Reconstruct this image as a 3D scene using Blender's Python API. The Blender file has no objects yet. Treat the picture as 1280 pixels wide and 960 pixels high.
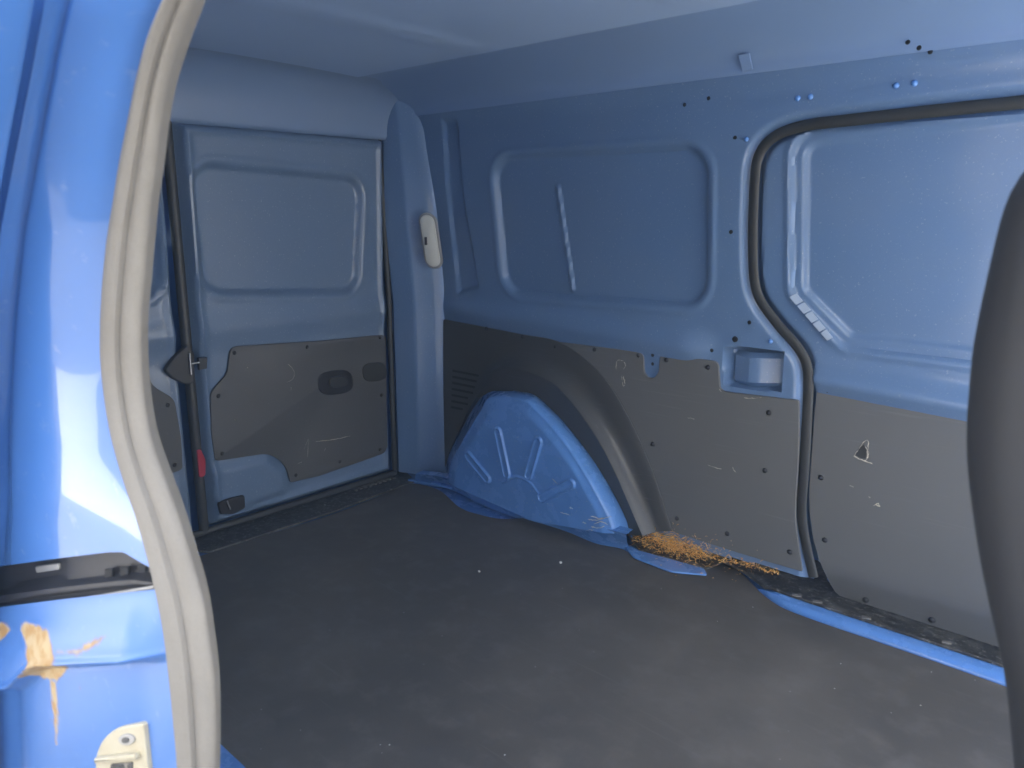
import bpy, bmesh, math, random
import numpy as np
from mathutils import Matrix, Vector, geometry
random.seed(7); np.random.seed(7)
R = math.radians
SC = bpy.context.scene
COL = SC.collection

# ------------------------------------------------------------------ camera
F = 962.0
YAW, PIT = R(47.4), R(12.6)
CAM = np.array([1.95, -0.27, 0.87])
FH = np.array([-math.cos(YAW), math.sin(YAW), 0.0])
FW = FH * math.cos(PIT) + np.array([0, 0, -math.sin(PIT)])
RT = np.cross(FH, [0, 0, 1.0]); UP = np.cross(RT, FW)
cd = bpy.data.cameras.new('camera')
cam = bpy.data.objects.new('camera', cd); COL.objects.link(cam)
cd.sensor_width = 36; cd.lens = F / 1280 * 36
cd.clip_start = 0.02; cd.clip_end = 2000
m = Matrix(((RT[0], UP[0], -FW[0], CAM[0]), (RT[1], UP[1], -FW[1], CAM[1]), (RT[2], UP[2], -FW[2], CAM[2]), (0, 0, 0, 1)))
cam.matrix_world = m
cd.dof.use_dof = True; cd.dof.focus_distance = 1.9; cd.dof.aperture_fstop = 7.0
SC.camera = cam

# ------------------------------------------------------------------ light
SUN_EL, SUN_AZ = R(50), R(-15)          # azimuth measured from +Y towards +X: the sun stands beyond the van
w = bpy.data.worlds.new('World'); SC.world = w; w.use_nodes = True
nt = w.node_tree; bg = nt.nodes['Background']
sky = nt.nodes.new('ShaderNodeTexSky'); sky.sky_type = 'NISHITA'; sky.sun_disc = False
sky.sun_elevation = SUN_EL; sky.sun_rotation = SUN_AZ; sky.dust_density = 0.6; sky.ozone_density = 2.0
nt.links.new(sky.outputs[0], bg.inputs[0]); bg.inputs[1].default_value = 0.095
sl = bpy.data.lights.new('sun', 'SUN'); so = bpy.data.objects.new('sun', sl); COL.objects.link(so)
sl.energy = 5.0; sl.angle = R(0.5); sl.color = (1, .95, .88)
sd = Vector((math.sin(SUN_AZ) * math.cos(SUN_EL), math.cos(SUN_AZ) * math.cos(SUN_EL), math.sin(SUN_EL)))
so.rotation_euler = (-sd).to_track_quat('-Z', 'Y').to_euler()
so.location = (0, 6, 8)
SC.view_settings.view_transform = 'Standard'; SC.view_settings.look = 'None'
SC.view_settings.exposure = 3.85; SC.view_settings.gamma = 1.0
SC.view_settings.use_curve_mapping = False
SC.render.engine = 'CYCLES'
SC.cycles.use_denoising = True
SC.cycles.max_bounces = 10; SC.cycles.diffuse_bounces = 6; SC.cycles.glossy_bounces = 4
SC.cycles.sample_clamp_indirect = 6

# ------------------------------------------------------------------ point helpers
W = 1.38                                # inner face of the far side wall
def ray(u, v): return FW + RT * ((u - 640) / F) - UP * ((v - 480) / F)
def at(u, v, ax, c):
    d = ray(u, v); return CAM + d * ((c - CAM[ax]) / d[ax])
def lean(z): return 0.09 * np.maximum(0, z - .6)
def wl(u, v, dy=0.0):
    d = ray(u, v); Y = W + dy
    for _ in range(8):
        p = CAM + d * ((Y - CAM[1]) / d[1]); Y = W + dy - float(lean(p[2]))
    return p
def wls(P, dy=0.0): return np.array([wl(u, v, dy) for u, v in P])
def rlean(z): return 0.04 * np.maximum(0, z - .55)
def rr(u, v, dx=0.0):
    d = ray(u, v); X = dx
    for _ in range(8):
        p = CAM + d * ((X - CAM[0]) / d[0]); X = dx + float(rlean(p[2]))
    return p
def rrs(P, dx=0.0): return np.array([rr(u, v, dx) for u, v in P])
def fls(P, z=0.0): return np.array([at(u, v, 2, z) for u, v in P])

def cr(P, n, closed=False):             # Catmull-Rom through the points, n samples by arc length
    P = np.asarray(P, float)
    if closed: Q = np.vstack([P[-1], P, P[0], P[1]])
    else: Q = np.vstack([2 * P[0] - P[1], P, 2 * P[-1] - P[-2]])
    out = []
    for i in range(1, len(Q) - 2):
        for t in np.linspace(0, 1, 16, endpoint=False):
            a, b, c, d = Q[i - 1:i + 3]
            out.append(.5 * (2 * b + (c - a) * t + (2 * a - 5 * b + 4 * c - d) * t * t + (3 * b - a - 3 * c + d) * t ** 3))
    if not closed: out.append(Q[-2])
    else: out.append(out[0])
    out = np.array(out)
    s = np.r_[0, np.cumsum(np.linalg.norm(np.diff(out, axis=0), axis=1))]
    tt = np.linspace(0, s[-1], n, endpoint=not closed)
    return np.stack([np.interp(tt, s, out[:, k]) for k in range(out.shape[1])], 1)

def roundpoly(P, r, n=6):               # fillet each corner of a 2-D polygon; r scalar or list
    P = np.asarray(P, float); N = len(P); out = []
    for i in range(N):
        a, b, c = P[i - 1], P[i], P[(i + 1) % N]
        rad = r if np.isscalar(r) else r[i]
        if rad <= 0: out.append(b); continue
        u = a - b; v = c - b; lu, lv = np.linalg.norm(u), np.linalg.norm(v)
        t = min(rad, lu * .48, lv * .48); p0 = b + u / lu * t; p1 = b + v / lv * t
        for k in np.linspace(0, 1, n + 1): out.append((1 - k) ** 2 * p0 + 2 * k * (1 - k) * b + k * k * p1)
    return np.array(out)

def sdpoly(X, Z, P):                    # signed distance to a polygon (negative inside)
    P = np.asarray(P, float); n = len(P)
    d = np.full(X.shape, 1e9); ins = np.zeros(X.shape, bool)
    for i in range(n):
        a, b = P[i], P[(i + 1) % n]; e = b - a
        wx, wz = X - a[0], Z - a[1]
        t = np.clip((wx * e[0] + wz * e[1]) / (e @ e + 1e-12), 0, 1)
        d = np.minimum(d, (wx - e[0] * t) ** 2 + (wz - e[1] * t) ** 2)
        c = (a[1] > Z) != (b[1] > Z)
        with np.errstate(divide='ignore', invalid='ignore'):
            ins ^= c & (X < (b[0] - a[0]) * (Z - a[1]) / (b[1] - a[1] + 1e-15) + a[0])
    d = np.sqrt(d); return np.where(ins, -d, d)
def sdline(X, Z, P):
    d = np.full(X.shape, 1e9)
    for a, b in zip(P[:-1], P[1:]):
        e = b - a; wx, wz = X - a[0], Z - a[1]
        t = np.clip((wx * e[0] + wz * e[1]) / (e @ e + 1e-12), 0, 1)
        d = np.minimum(d, np.hypot(wx - e[0] * t, wz - e[1] * t))
    return d
def ss(a, b, x):
    t = np.clip((x - a) / (b - a), 0, 1); return t * t * (3 - 2 * t)
def xz(P): return np.asarray(P)[:, [0, 2]]
def yz(P): return np.asarray(P)[:, [1, 2]]

# ------------------------------------------------------------------ object helpers
def mesh(name, V, Fc, mat, parent=None, smooth=True, angle=35, attr=None):
    me = bpy.data.meshes.new(name)
    me.from_pydata([tuple(map(float, v)) for v in V], [], [tuple(map(int, f)) for f in Fc])
    me.materials.append(mat); me.update()
    if attr is not None:
        a = me.attributes.new('mask', 'FLOAT', 'POINT'); a.data.foreach_set('value', np.asarray(attr, np.float32))
    if smooth:
        me.polygons.foreach_set('use_smooth', [True] * len(me.polygons))
        me.set_sharp_from_angle(angle=R(angle))
    o = bpy.data.objects.new(name, me); COL.objects.link(o)
    return par(o, parent)
ROOTLOC = Vector((1.0, .65, -.56))
def par(o, parent):
    if parent is not None:
        o.parent = parent
        if parent.get('label') and parent.parent is None and parent.type == 'EMPTY':
            o.matrix_parent_inverse = Matrix.Translation(-parent.location)
        elif parent.parent is not None and 'base_inv' in parent:
            o.matrix_parent_inverse = Matrix([parent['base_inv'][k * 4:k * 4 + 4] for k in range(4)])
    return o
def tag(o, label=None, cat=None, group=None, kind=None):
    for k, v in (('label', label), ('category', cat), ('group', group), ('kind', kind)):
        if v: o[k] = v
    return o
def grid(nu, nv, closed_u=False):
    f = []
    for i in range(nu if closed_u else nu - 1):
        for j in range(nv - 1):
            a, b = i, (i + 1) % nu; f.append((a * nv + j, b * nv + j, b * nv + j + 1, a * nv + j + 1))
    return f
def hf(name, A, B, P, keep, mat, parent, **k):   # sheet over a parameter grid; P(A,B)->(n,m,3); keep mask per vertex
    AA, BB = np.meshgrid(A, B, indexing='ij'); V = P(AA, BB); n, m_ = AA.shape
    fc = np.array(grid(n, m_))
    if keep is not None:
        kp = keep(AA, BB).reshape(-1); fc = fc[kp[fc].all(1)]
    V = V.reshape(-1, 3); used = np.unique(fc); mp = -np.ones(len(V), int); mp[used] = np.arange(len(used))
    at_ = k.pop('attr', None)
    if at_ is not None: at_ = at_(AA, BB).reshape(-1)[used]
    return mesh(name, V[used], mp[fc], mat, parent, attr=at_, **k)
def loft(name, curves, mat, parent, closed=False, **k):
    V = np.concatenate([np.asarray(c) for c in curves]); n, m_ = len(curves), len(curves[0])
    f = grid(n, m_)
    if closed: f += [(i * m_ + m_ - 1, (i + 1) * m_ + m_ - 1, (i + 1) * m_, i * m_) for i in range(n - 1)]
    return mesh(name, V, f, mat, parent, **k)
def slab(name, P, nrm, th, mat, parent, bev=.0015, **k):   # plate with outline P (3-D, nearly planar), raised th along nrm, eased edge
    P = np.asarray(P, float); nrm = np.asarray(nrm, float); nrm /= np.linalg.norm(nrm)
    N = len(P)
    tn = np.roll(P, -1, 0) - np.roll(P, 1, 0); tn /= np.linalg.norm(tn, axis=1)[:, None] + 1e-12
    ins = np.cross(nrm, tn)
    c0 = P - P.mean(0); area = np.einsum('ij,j->', np.cross(c0, np.roll(c0, -1, 0)), nrm)
    if area < 0: ins = -ins
    rings = [P, P + nrm * (th - bev), P + nrm * (th - bev * .3) + ins * bev * .3, P + nrm * th + ins * bev]
    V = np.concatenate(rings); f = []
    for r_ in range(3):
        for i in range(N):
            j = (i + 1) % N; q = (r_ * N + i, r_ * N + j, (r_ + 1) * N + j, (r_ + 1) * N + i)
            f.append(q if area > 0 else q[::-1])
    top = [3 * N + i for i in range(N)]
    tess = geometry.tessellate_polygon([[Vector(V[i]) for i in top]])
    for t in tess: f.append(tuple(3 * N + i for i in t))
    me = mesh(name, V, f, mat, parent, angle=30, **k)
    bm = bmesh.new(); bm.from_mesh(me.data); bmesh.ops.recalc_face_normals(bm, faces=bm.faces); bm.to_mesh(me.data); bm.free()
    return me
def tube(name, P, rad, mat, parent, n=10, sq=1.0, axis=(0, 1, 0), closed=False, caps=True):
    P = np.asarray(P, float); N = len(P); rad = np.broadcast_to(rad, (N,)); V = []
    T = np.gradient(P, axis=0)
    if closed: T = np.roll(P, -1, 0) - np.roll(P, 1, 0)
    T /= np.linalg.norm(T, axis=1)[:, None]
    ax = np.asarray(axis, float)
    for i in range(N):
        b = ax - T[i] * (ax @ T[i]); b /= np.linalg.norm(b); nn = np.cross(T[i], b)
        for k in range(n):
            a = 2 * math.pi * k / n; V.append(P[i] + rad[i] * (math.cos(a) * nn + math.sin(a) * b * sq))
    f = []
    for i in range(N if closed else N - 1):
        for k in range(n):
            a, c = i * n, ((i + 1) % N) * n; f.append((a + k, a + (k + 1) % n, c + (k + 1) % n, c + k))
    if caps and not closed: f += [tuple(range(n))[::-1], tuple((N - 1) * n + k for k in range(n))]
    return mesh(name, V, f, mat, parent, angle=60)
def box(name, lo, hi, mat, parent, b=.004):
    bm = bmesh.new(); bmesh.ops.create_cube(bm, size=1)
    for v in bm.verts: v.co = Vector([(lo[k] + hi[k]) / 2 + v.co[k] * (hi[k] - lo[k]) for k in range(3)])
    if b: bmesh.ops.bevel(bm, geom=list(bm.edges), offset=b, segments=2, affect='EDGES')
    me = bpy.data.meshes.new(name); bm.to_mesh(me); bm.free(); me.materials.append(mat)
    me.polygons.foreach_set('use_smooth', [True] * len(me.polygons)); me.set_sharp_from_angle(angle=R(40))
    o = bpy.data.objects.new(name, me); COL.objects.link(o); return par(o, parent)

# ------------------------------------------------------------------ materials
def mat(name, col, rough=.5, metal=0, spec=.5, coat=0, coat_r=.1, noise=None, bump=None, sheen=0, var=None, coat_ior=1.5, streak=0):
    """noise=(scale, amount, colour2) mottles the colour; bump=(scale, strength, distance)"""
    M_ = bpy.data.materials.new(name); M_.use_nodes = True; t = M_.node_tree; b = t.nodes['Principled BSDF']
    b.inputs['Base Color'].default_value = (*col, 1); b.inputs['Roughness'].default_value = rough
    b.inputs['Metallic'].default_value = metal; b.inputs['Specular IOR Level'].default_value = spec
    b.inputs['Coat Weight'].default_value = coat; b.inputs['Coat Roughness'].default_value = coat_r
    b.inputs['Coat IOR'].default_value = coat_ior
    b.inputs['Sheen Weight'].default_value = sheen
    tc = t.nodes.new('ShaderNodeTexCoord')
    def nz(sc, det=6, ro=.6):
        n = t.nodes.new('ShaderNodeTexNoise'); n.inputs['Scale'].default_value = sc; n.inputs['Detail'].default_value = det
        n.inputs['Roughness'].default_value = ro; t.links.new(tc.outputs['Object'], n.inputs['Vector']); return n
    def ramp(src, lo, hi):
        r_ = t.nodes.new('ShaderNodeMapRange'); r_.inputs[1].default_value = lo; r_.inputs[2].default_value = hi
        t.links.new(src, r_.inputs[0]); return r_
    cur = None
    if streak:
        mp_ = t.nodes.new('ShaderNodeMapping'); mp_.inputs['Rotation'].default_value = (.3, .9, .4); mp_.inputs['Scale'].default_value = (4, 160, 160)
        t.links.new(tc.outputs['Object'], mp_.inputs['Vector']); sn = nz(1.0, 4); t.links.new(mp_.outputs[0], sn.inputs['Vector'])
        sr = ramp(sn.outputs[0], .62, .74); sr.inputs[4].default_value = streak
        mx = t.nodes.new('ShaderNodeMix'); mx.data_type = 'RGBA'; t.links.new(sr.outputs[0], mx.inputs[0]); mx.inputs[6].default_value = (*col, 1); mx.inputs[7].default_value = (.36, .35, .32, 1); cur = mx.outputs[2]
    for (sc, lo, hi, amt, c2) in (noise or []):
        r_ = ramp(nz(sc).outputs[0], lo, hi); r_.inputs[4].default_value = amt
        mx = t.nodes.new('ShaderNodeMix'); mx.data_type = 'RGBA'
        t.links.new(r_.outputs[0], mx.inputs[0]); mx.inputs[7].default_value = (*c2, 1)
        if cur is None: mx.inputs[6].default_value = (*col, 1)
        else: t.links.new(cur, mx.inputs[6])
        cur = mx.outputs[2]
    if cur is not None: t.links.new(cur, b.inputs['Base Color'])
    if var:
        r_ = ramp(nz(var[0]).outputs[0], .3, .7); r_.inputs[3].default_value = rough - var[1]; r_.inputs[4].default_value = rough + var[1]
        t.links.new(r_.outputs[0], b.inputs['Roughness'])
    if bump:
        prev = None
        for (sc, st, di) in bump:
            bp = t.nodes.new('ShaderNodeBump'); bp.inputs['Strength'].default_value = st; bp.inputs['Distance'].default_value = di
            t.links.new(nz(sc, 3).outputs[0], bp.inputs['Height'])
            if prev: t.links.new(prev, bp.inputs['Normal'])
            prev = bp.outputs[0]
        t.links.new(prev, b.inputs['Normal'])
    M_['bsdf'] = b.name
    return M_
BLUE = (.12, .295, .66)
DUSTC = (.34, .37, .41)
M = {}
M['paint'] = mat('blue paint', BLUE, .27, coat=.35, coat_r=.12, noise=[(3.0, .45, .75, .10, DUSTC), (200, .62, .70, .55, (.5, .52, .55))], bump=[(9, .12, .004), (240, .05, .0006)], var=(14, .08))
M['wallglare'] = mat('dusty blue paint dulled for glare', (.14, .235, .385), .40, coat=.9, coat_r=.12, noise=[(3.0, .45, .75, .15, DUSTC), (200, .62, .70, .55, (.5, .52, .55))], bump=[(9, .12, .004), (240, .05, .0006)], var=(14, .08))  # body blue dulled evenly so the walls carry the lens glare
M['roofglare'] = mat('blue roof paint with glare in its colour', (.37, .50, .69), .42, coat=.3, coat_r=.2, noise=[(2.5, .45, .75, .25, (.46, .58, .72))], bump=[(9, .12, .004)])  # body blue paled to paint the milky lens glare onto the roof
M['railglare'] = mat('blue rail paint with glare in its colour', (.215, .325, .51), .42, coat=.3, coat_r=.2, noise=[(3.0, .45, .75, .15, DUSTC)], bump=[(9, .12, .004)])  # glare veil painted in: blue lightened along the roof edge
M['headglare'] = mat('blue header paint with glare in its colour', (.19, .275, .41), .42, coat=.3, coat_r=.2, noise=[(3.0, .45, .75, .15, DUSTC)], bump=[(9, .12, .004)])  # header blue lightened, the veil of glare is in its colour
M['rearglare'] = mat('dusty blue paint greyed for glare', (.135, .205, .305), .40, coat=.5, coat_r=.12, noise=[(3.0, .45, .75, .15, DUSTC), (200, .62, .70, .55, (.5, .52, .55))], bump=[(9, .12, .004), (240, .05, .0006)], var=(14, .08))  # rear doors greyed to put the glare veil into their paint
M['gloss'] = mat('glossy blue body paint', (.058, .165, .45), .2, coat=1, coat_r=.03, noise=[(60, .62, .75, .25, (.35, .42, .55))], bump=[(6, .10, .004), (300, .04, .0004)])
M['trim'] = mat('dark grey plastic lining', (.152, .150, .141), .5, spec=.4, noise=[(5, .4, .75, .35, (.18, .177, .165)), (380, .66, .74, .5, (.3, .29, .26))], bump=[(700, .12, .0006)], var=(9, .08), streak=.22)
M['trimdark'] = mat('charcoal moulded arch lining', (.070, .069, .065), .36, spec=.55, noise=[(6, .4, .75, .3, (.092, .09, .084)), (300, .68, .75, .5, (.22, .21, .19))], bump=[(900, .15, .0005)], var=(9, .08), streak=.22)
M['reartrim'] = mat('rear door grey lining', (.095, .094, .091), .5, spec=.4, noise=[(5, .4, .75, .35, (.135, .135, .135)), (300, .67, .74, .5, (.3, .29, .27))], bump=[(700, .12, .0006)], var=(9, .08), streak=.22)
M['black'] = mat('black plastic', (.018, .018, .02), .45, noise=[(30, .5, .75, .4, (.05, .05, .048))], bump=[(400, .15, .0006)])
M['sill'] = mat('scuffed black sill plastic', (.035, .034, .032), .5, noise=[(25, .48, .62, .7, (.13, .125, .11)), (90, .56, .64, .7, (.26, .24, .2))], bump=[(70, .9, .004), (300, .4, .001)])
M['seal'] = mat('dusty grey rubber', (.20, .188, .168), .75, spec=.3, noise=[(18, .4, .7, .35, (.25, .235, .21)), (7, .5, .7, .4, (.165, .15, .127)), (420, .5, .7, .5, (.17, .155, .135))], bump=[(900, .6, .0012), (60, .25, .003)])
M['gasket'] = mat('dark rubber gasket', (.036, .037, .034), .45, noise=[(20, .4, .7, .4, (.06, .058, .053))], bump=[(300, .1, .0005)])
M['mat'] = mat('black rubber floor mat', (.095, .084, .071), .52, spec=.35, noise=[(1.6, .42, .62, .8, (.15, .132, .112)), (5, .45, .7, .55, (.065, .06, .055)), (14, .5, .75, .5, (.21, .19, .165)), (900, .5, .8, .5, (.23, .22, .205)), (330, .70, .74, .7, (.3, .29, .27))], bump=[(700, .3, .0012), (2.2, .25, .012)], streak=.22)
M['seat'] = mat('dark grey seat shell', (.022, .0225, .0245), .6, noise=[(4, .4, .7, .4, (.032, .032, .034)), (150, .71, .74, .6, (.3, .3, .29))], bump=[(500, .1, .0006)])
M['lens'] = mat('cream lamp lens', (.72, .70, .60), .35, noise=[(40, .5, .7, .3, (.55, .53, .45))])
M['bezel'] = mat('pale bezel', (.34, .33, .31), .5)
M['cream'] = mat('dirty cream striker', (.44, .40, .29), .45, noise=[(45, .45, .7, .6, (.38, .33, .22)), (14, .5, .7, .4, (.52, .48, .38))], bump=[(120, .3, .002)])
M['red'] = mat('red reflector', (.42, .03, .05), .2, coat=.6)
M['steel'] = mat('dull steel', (.45, .45, .43), .4, metal=.7)
M['tear'] = mat('pale torn edge', (.62, .55, .42), .8)
M['straw'] = mat('orange shavings', (.90, .46, .08), .8, noise=[(90, .45, .65, .5, (.50, .22, .03)), (240, .5, .6, .8, (.95, .72, .38))])
M['crumb'] = mat('white crumb', (.8, .77, .7), .8)
M['tape'] = mat('pale sealant strip', (.34, .41, .50), .4)
M['hole'] = mat('dark hole', (.006, .007, .009), .8)
M['mirror_bead'] = M['paint']
M['concrete'] = mat('pale concrete', (.62, .60, .56), .85, noise=[(2, .4, .7, .4, (.54, .52, .49))])
M['ground'] = mat('worn asphalt', (.15, .148, .145), .85, noise=[(2, .4, .7, .4, (.12, .12, .118)), (60, .5, .8, .3, (.2, .2, .19))], bump=[(40, .3, .01)])
M['wall'] = mat('white ribbed sheet', (.78, .77, .74), .5, noise=[(1.5, .4, .7, .25, (.66, .65, .62))])

# jamb paint with a rust coloured stain where the vertex mask says
def stain_mat():
    M_ = M['gloss'].copy(); M_.name = 'stained blue body paint'; t = M_.node_tree; b = t.nodes['Principled BSDF']
    src = b.inputs['Base Color'].links[0].from_socket
    a = t.nodes.new('ShaderNodeAttribute'); a.attribute_name = 'mask'
    tc = t.nodes.new('ShaderNodeTexCoord')
    n = t.nodes.new('ShaderNodeTexNoise'); n.inputs['Scale'].default_value = 80; n.inputs['Detail'].default_value = 8
    t.links.new(tc.outputs['Object'], n.inputs['Vector'])
    ad = t.nodes.new('ShaderNodeMath'); ad.operation = 'MULTIPLY_ADD'; t.links.new(n.outputs[0], ad.inputs[0]); ad.inputs[1].default_value = 1.1
    t.links.new(a.outputs['Fac'], ad.inputs[2])
    mr = t.nodes.new('ShaderNodeMapRange'); mr.inputs[1].default_value = .72; mr.inputs[2].default_value = 1.22
    t.links.new(ad.outputs[0], mr.inputs[0])
    mx = t.nodes.new('ShaderNodeMix'); mx.data_type = 'RGBA'; t.links.new(mr.outputs[0], mx.inputs[0])
    t.links.new(src, mx.inputs[6])
    n2 = t.nodes.new('ShaderNodeTexNoise'); n2.inputs['Scale'].default_value = 60; t.links.new(tc.outputs['Object'], n2.inputs['Vector'])
    rp = t.nodes.new('ShaderNodeValToRGB'); rp.color_ramp.elements[0].color = (.34, .205, .075, 1); rp.color_ramp.elements[1].color = (.42, .32, .18, 1)
    rp.color_ramp.elements[0].position = .4; rp.color_ramp.elements[1].position = .62
    t.links.new(n2.outputs[0], rp.inputs[0]); t.links.new(rp.outputs[0], mx.inputs[7])
    t.links.new(mx.outputs[2], b.inputs['Base Color'])
    mr2 = t.nodes.new('ShaderNodeMapRange'); t.links.new(mr.outputs[0], mr2.inputs[0]); mr2.inputs[3].default_value = .36; mr2.inputs[4].default_value = .75
    t.links.new(mr2.outputs[0], b.inputs['Roughness'])
    iv = t.nodes.new('ShaderNodeMath'); iv.operation = 'SUBTRACT'; iv.inputs[0].default_value = .45; iv.use_clamp = True; b.inputs['Coat Roughness'].default_value = .3; t.links.new(mr.outputs[0], iv.inputs[1])
    t.links.new(iv.outputs[0], b.inputs['Coat Weight'])
    return M_
M['stained'] = stain_mat()

# ------------------------------------------------------------------ setting
def plane_sheet(name, pts, mt): return mesh(name, pts, [tuple(range(len(pts)))], mt, None, smooth=False)
g = plane_sheet('ground', [(-22, -22, -.56), (22, -22, -.56), (22, 22, -.56), (-22, 22, -.56)], M['ground'])
tag(g, 'worn grey asphalt yard the van stands on', kind='structure')

M['board'] = mat('dark stained fence board', (.05, .045, .038), .8, noise=[(8, .4, .7, .5, (.075, .065, .05))])
fence = bpy.data.objects.new('board_fence', None); COL.objects.link(fence); fence.location = (2, -4.8, -.56)
tag(fence, 'dark board fence across the yard from the open side door', 'fence')
bm_ = bmesh.new(); bmesh.ops.create_cube(bm_, size=1); bme = bpy.data.meshes.new('board'); bm_.to_mesh(bme); bm_.free(); bme.materials.append(M['board'])
for k in range(70):
    o = bpy.data.objects.new('board', bme); COL.objects.link(o); o.parent = fence
    o.location = (-7 + .2 * k, random.uniform(-.004, .004), 1.15 + random.uniform(-.01, .01)); o.scale = (.19, .022, 2.3)
for z in (.4, 1.9):
    o = bpy.data.objects.new('rail', bme); COL.objects.link(o); o.parent = fence; o.location = (-.1, -.04, z); o.scale = (14, .05, .09)
wx = np.arange(-9, 14.01, .1); V = []
for yo in (0, 1):
    for k in range(len(wx)):
        for z in (-.56, 5.5): V.append((wx[k], -8.0 + (.04 if k % 4 in (1, 2) else 0) if yo == 0 else -8.3, z))
n = len(wx); f = []
for k in range(n - 1):
    a = 2 * k; f.append((a, a + 2, a + 3, a + 1)); b_ = 2 * n + a; f.append((b_, b_ + 1, b_ + 3, b_ + 2)); f.append((a + 1, a + 3, b_ + 3, b_ + 1))
f += [(0, 1, 2 * n + 1, 2 * n), (2 * n - 2, 4 * n - 2, 4 * n - 1, 2 * n - 1)]
wo = mesh('sheet_wall', V, f, M['wall'], None, angle=20)
tag(wo, 'white ribbed sheet wall in full sun behind the board fence', 'wall')
fw_ = mesh('bounce_wall', [(6.5, -.2, -.56), (6.5, 9, -.56), (6.5, 9, 4.6), (6.5, -.2, 4.6), (6.8, -.2, -.56), (6.8, 9, -.56), (6.8, 9, 4.6), (6.8, -.2, 4.6)],
           [(0, 3, 2, 1), (4, 5, 6, 7), (0, 4, 7, 3), (1, 2, 6, 5), (3, 7, 6, 2)], M['wall'], None, smooth=False)
tag(fw_, 'unseen white wall added ahead of the van to bounce light inside', 'wall')  # made-up wall, bounces daylight through the open front into the load bay

pv_ = plane_sheet('reflection_slab', [(-5, -4.75, -.556), (-.5, -4.75, -.556), (-.5, -2.3, -.556), (-5, -2.3, -.556)], M['concrete'])
tag(pv_, 'unseen pale concrete slab added for a white reflection in the jamb', kind='structure')  # added out of view to mirror a white patch in the jamb paint
pv2 = plane_sheet('reflection_slab', [(.75, -4.5, -.556), (4, -4.5, -.556), (4, -2.6, -.556), (.75, -2.6, -.556)], M['concrete'])
tag(pv2, 'unseen pale concrete slab added for a highlight on the upper far wall', kind='structure')  # second added slab, mirrored as a highlight at the upper right
ap = plane_sheet('bounce_slab', [(2.3, -.2, -.556), (6.5, -.2, -.556), (6.5, 9, -.556), (2.3, 9, -.556)], M['concrete'])
tag(ap, 'unseen pale concrete slab added ahead of the van to bounce light inside', kind='structure')  # made-up pale surface throwing sunlight up to the roof lining
# ------------------------------------------------------------------ the van
van = bpy.data.objects.new('cargo_van', None); COL.objects.link(van); van.location = ROOTLOC
tag(van, 'blue panel van seen through its open side door into the empty load bay', 'van')

# seam of the far sliding door (photo pixels, centre of its dark gasket)
SEAM = [(1330, 120), (1280, 127), (1180, 137), (1060, 150), (1005, 157), (968, 170), (948, 193), (942, 230), (940, 320), (946, 368), (970, 404), (998, 437), (1009, 466), (1008, 520), (1004, 590), (1001, 640), (1006, 678), (1016, 722)]
seamw = cr(wls(SEAM, .002), 150)
seam2 = xz(seamw)
# aperture polygon in x,z
APER = np.vstack([seam2, [(1.40, -.05), (2.3, -.05), (2.3, seam2[0, 1])]])

# --- far side wall: pressed sheet with a blanked window, belt and door header
WIN = xz(wls([(640, 228), (850, 222), (850, 346), (650, 338)])); WINR = .075
BEAD = xz(wls([(693, 234), (712, 362)]))
STRIP = xz(wls([(554, 150), (558, 230), (573, 366), (597, 359), (577, 240), (570, 150)]))
POCKET = xz(wls(roundpoly([(905, 434), (979, 440), (976, 489), (906, 482)], 6)))
RAILZ = 1.175
def wall_y(X, Z):
    y = W - lean(Z)
    d = sdpoly(X, Z, WIN) - WINR
    y = y + .016 * (1 - ss(-.016, .001, d))
    y = y - .003 * np.exp(-((d - .010) / .006) ** 2)
    bz = .575 - .03 * (X - .2)
    y = y - .016 * np.exp(-((Z - bz) / .035) ** 2) * ss(.10, .2, X) * (1 - ss(1.0, 1.1, X))
    db = sdline(X, Z, BEAD); y = y - .006 * (1 - ss(.004, .009, db))
    ds = sdpoly(X, Z, STRIP); y = y + .010 * (1 - ss(-.007, .007, ds))
    dp = sdpoly(X, Z, POCKET)
    y = y + .045 * (1 - ss(-.003, .002, dp))
    # pressed step round the door opening
    da = sdpoly(X, Z, APER); y = y + .012 * (1 - ss(.010, .030, da))
    # rolled cant rail under the roof
    t = np.clip((Z - 1.10) / .10, 0, 1.3); y = y - .045 * t * t
    return y
def wall_P(X, Z): return np.stack([X, wall_y(X, Z), Z], -1)
def wall_keep(X, Z): return (Z < 1.156) & (sdpoly(X, Z, APER) > .001) & ((Z > .028 + .02 * ss(1.0, 1.3, X)) | (X < .84))
side = hf('side_wall', np.arange(-.02, 2.12, .0055), np.arange(-.01, 1.215, .0055), wall_P, wall_keep, M['wallglare'], van)
def wy(x, z): return float(wall_y(np.array([x]), np.array([z]))[0])
def onwall(u, v):                       # point of the pressed wall seen at a pixel
    p = wl(u, v)
    for _ in range(6):
        d = ray(u, v); p = CAM + d * ((wy(p[0], p[2]) - CAM[1]) / d[1])
    return p

# rolling-guide cover bulging in the wall pocket
pk = []
for i, s in enumerate(np.linspace(0, 1, 15)):
    c = []
    for t in np.linspace(0, 1, 8):
        u = 911 + 66 * s + (-2 * t); v = 440 + 3 * s + (43) * t + 2 * s
        p = wl(u, v, .0)
        bul = .026 * (1 - (abs(s - .40) / (.40 if s < .40 else .60)) ** 1.6)
        e = .012 * (1 - ss(0, .12, min(t, 1 - t)))
        c.append((p[0], p[1] + .036 - bul + e, p[2]))
    pk.append(c)
cov = loft('guide_cover', pk, M['wallglare'], van, angle=12)

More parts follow.
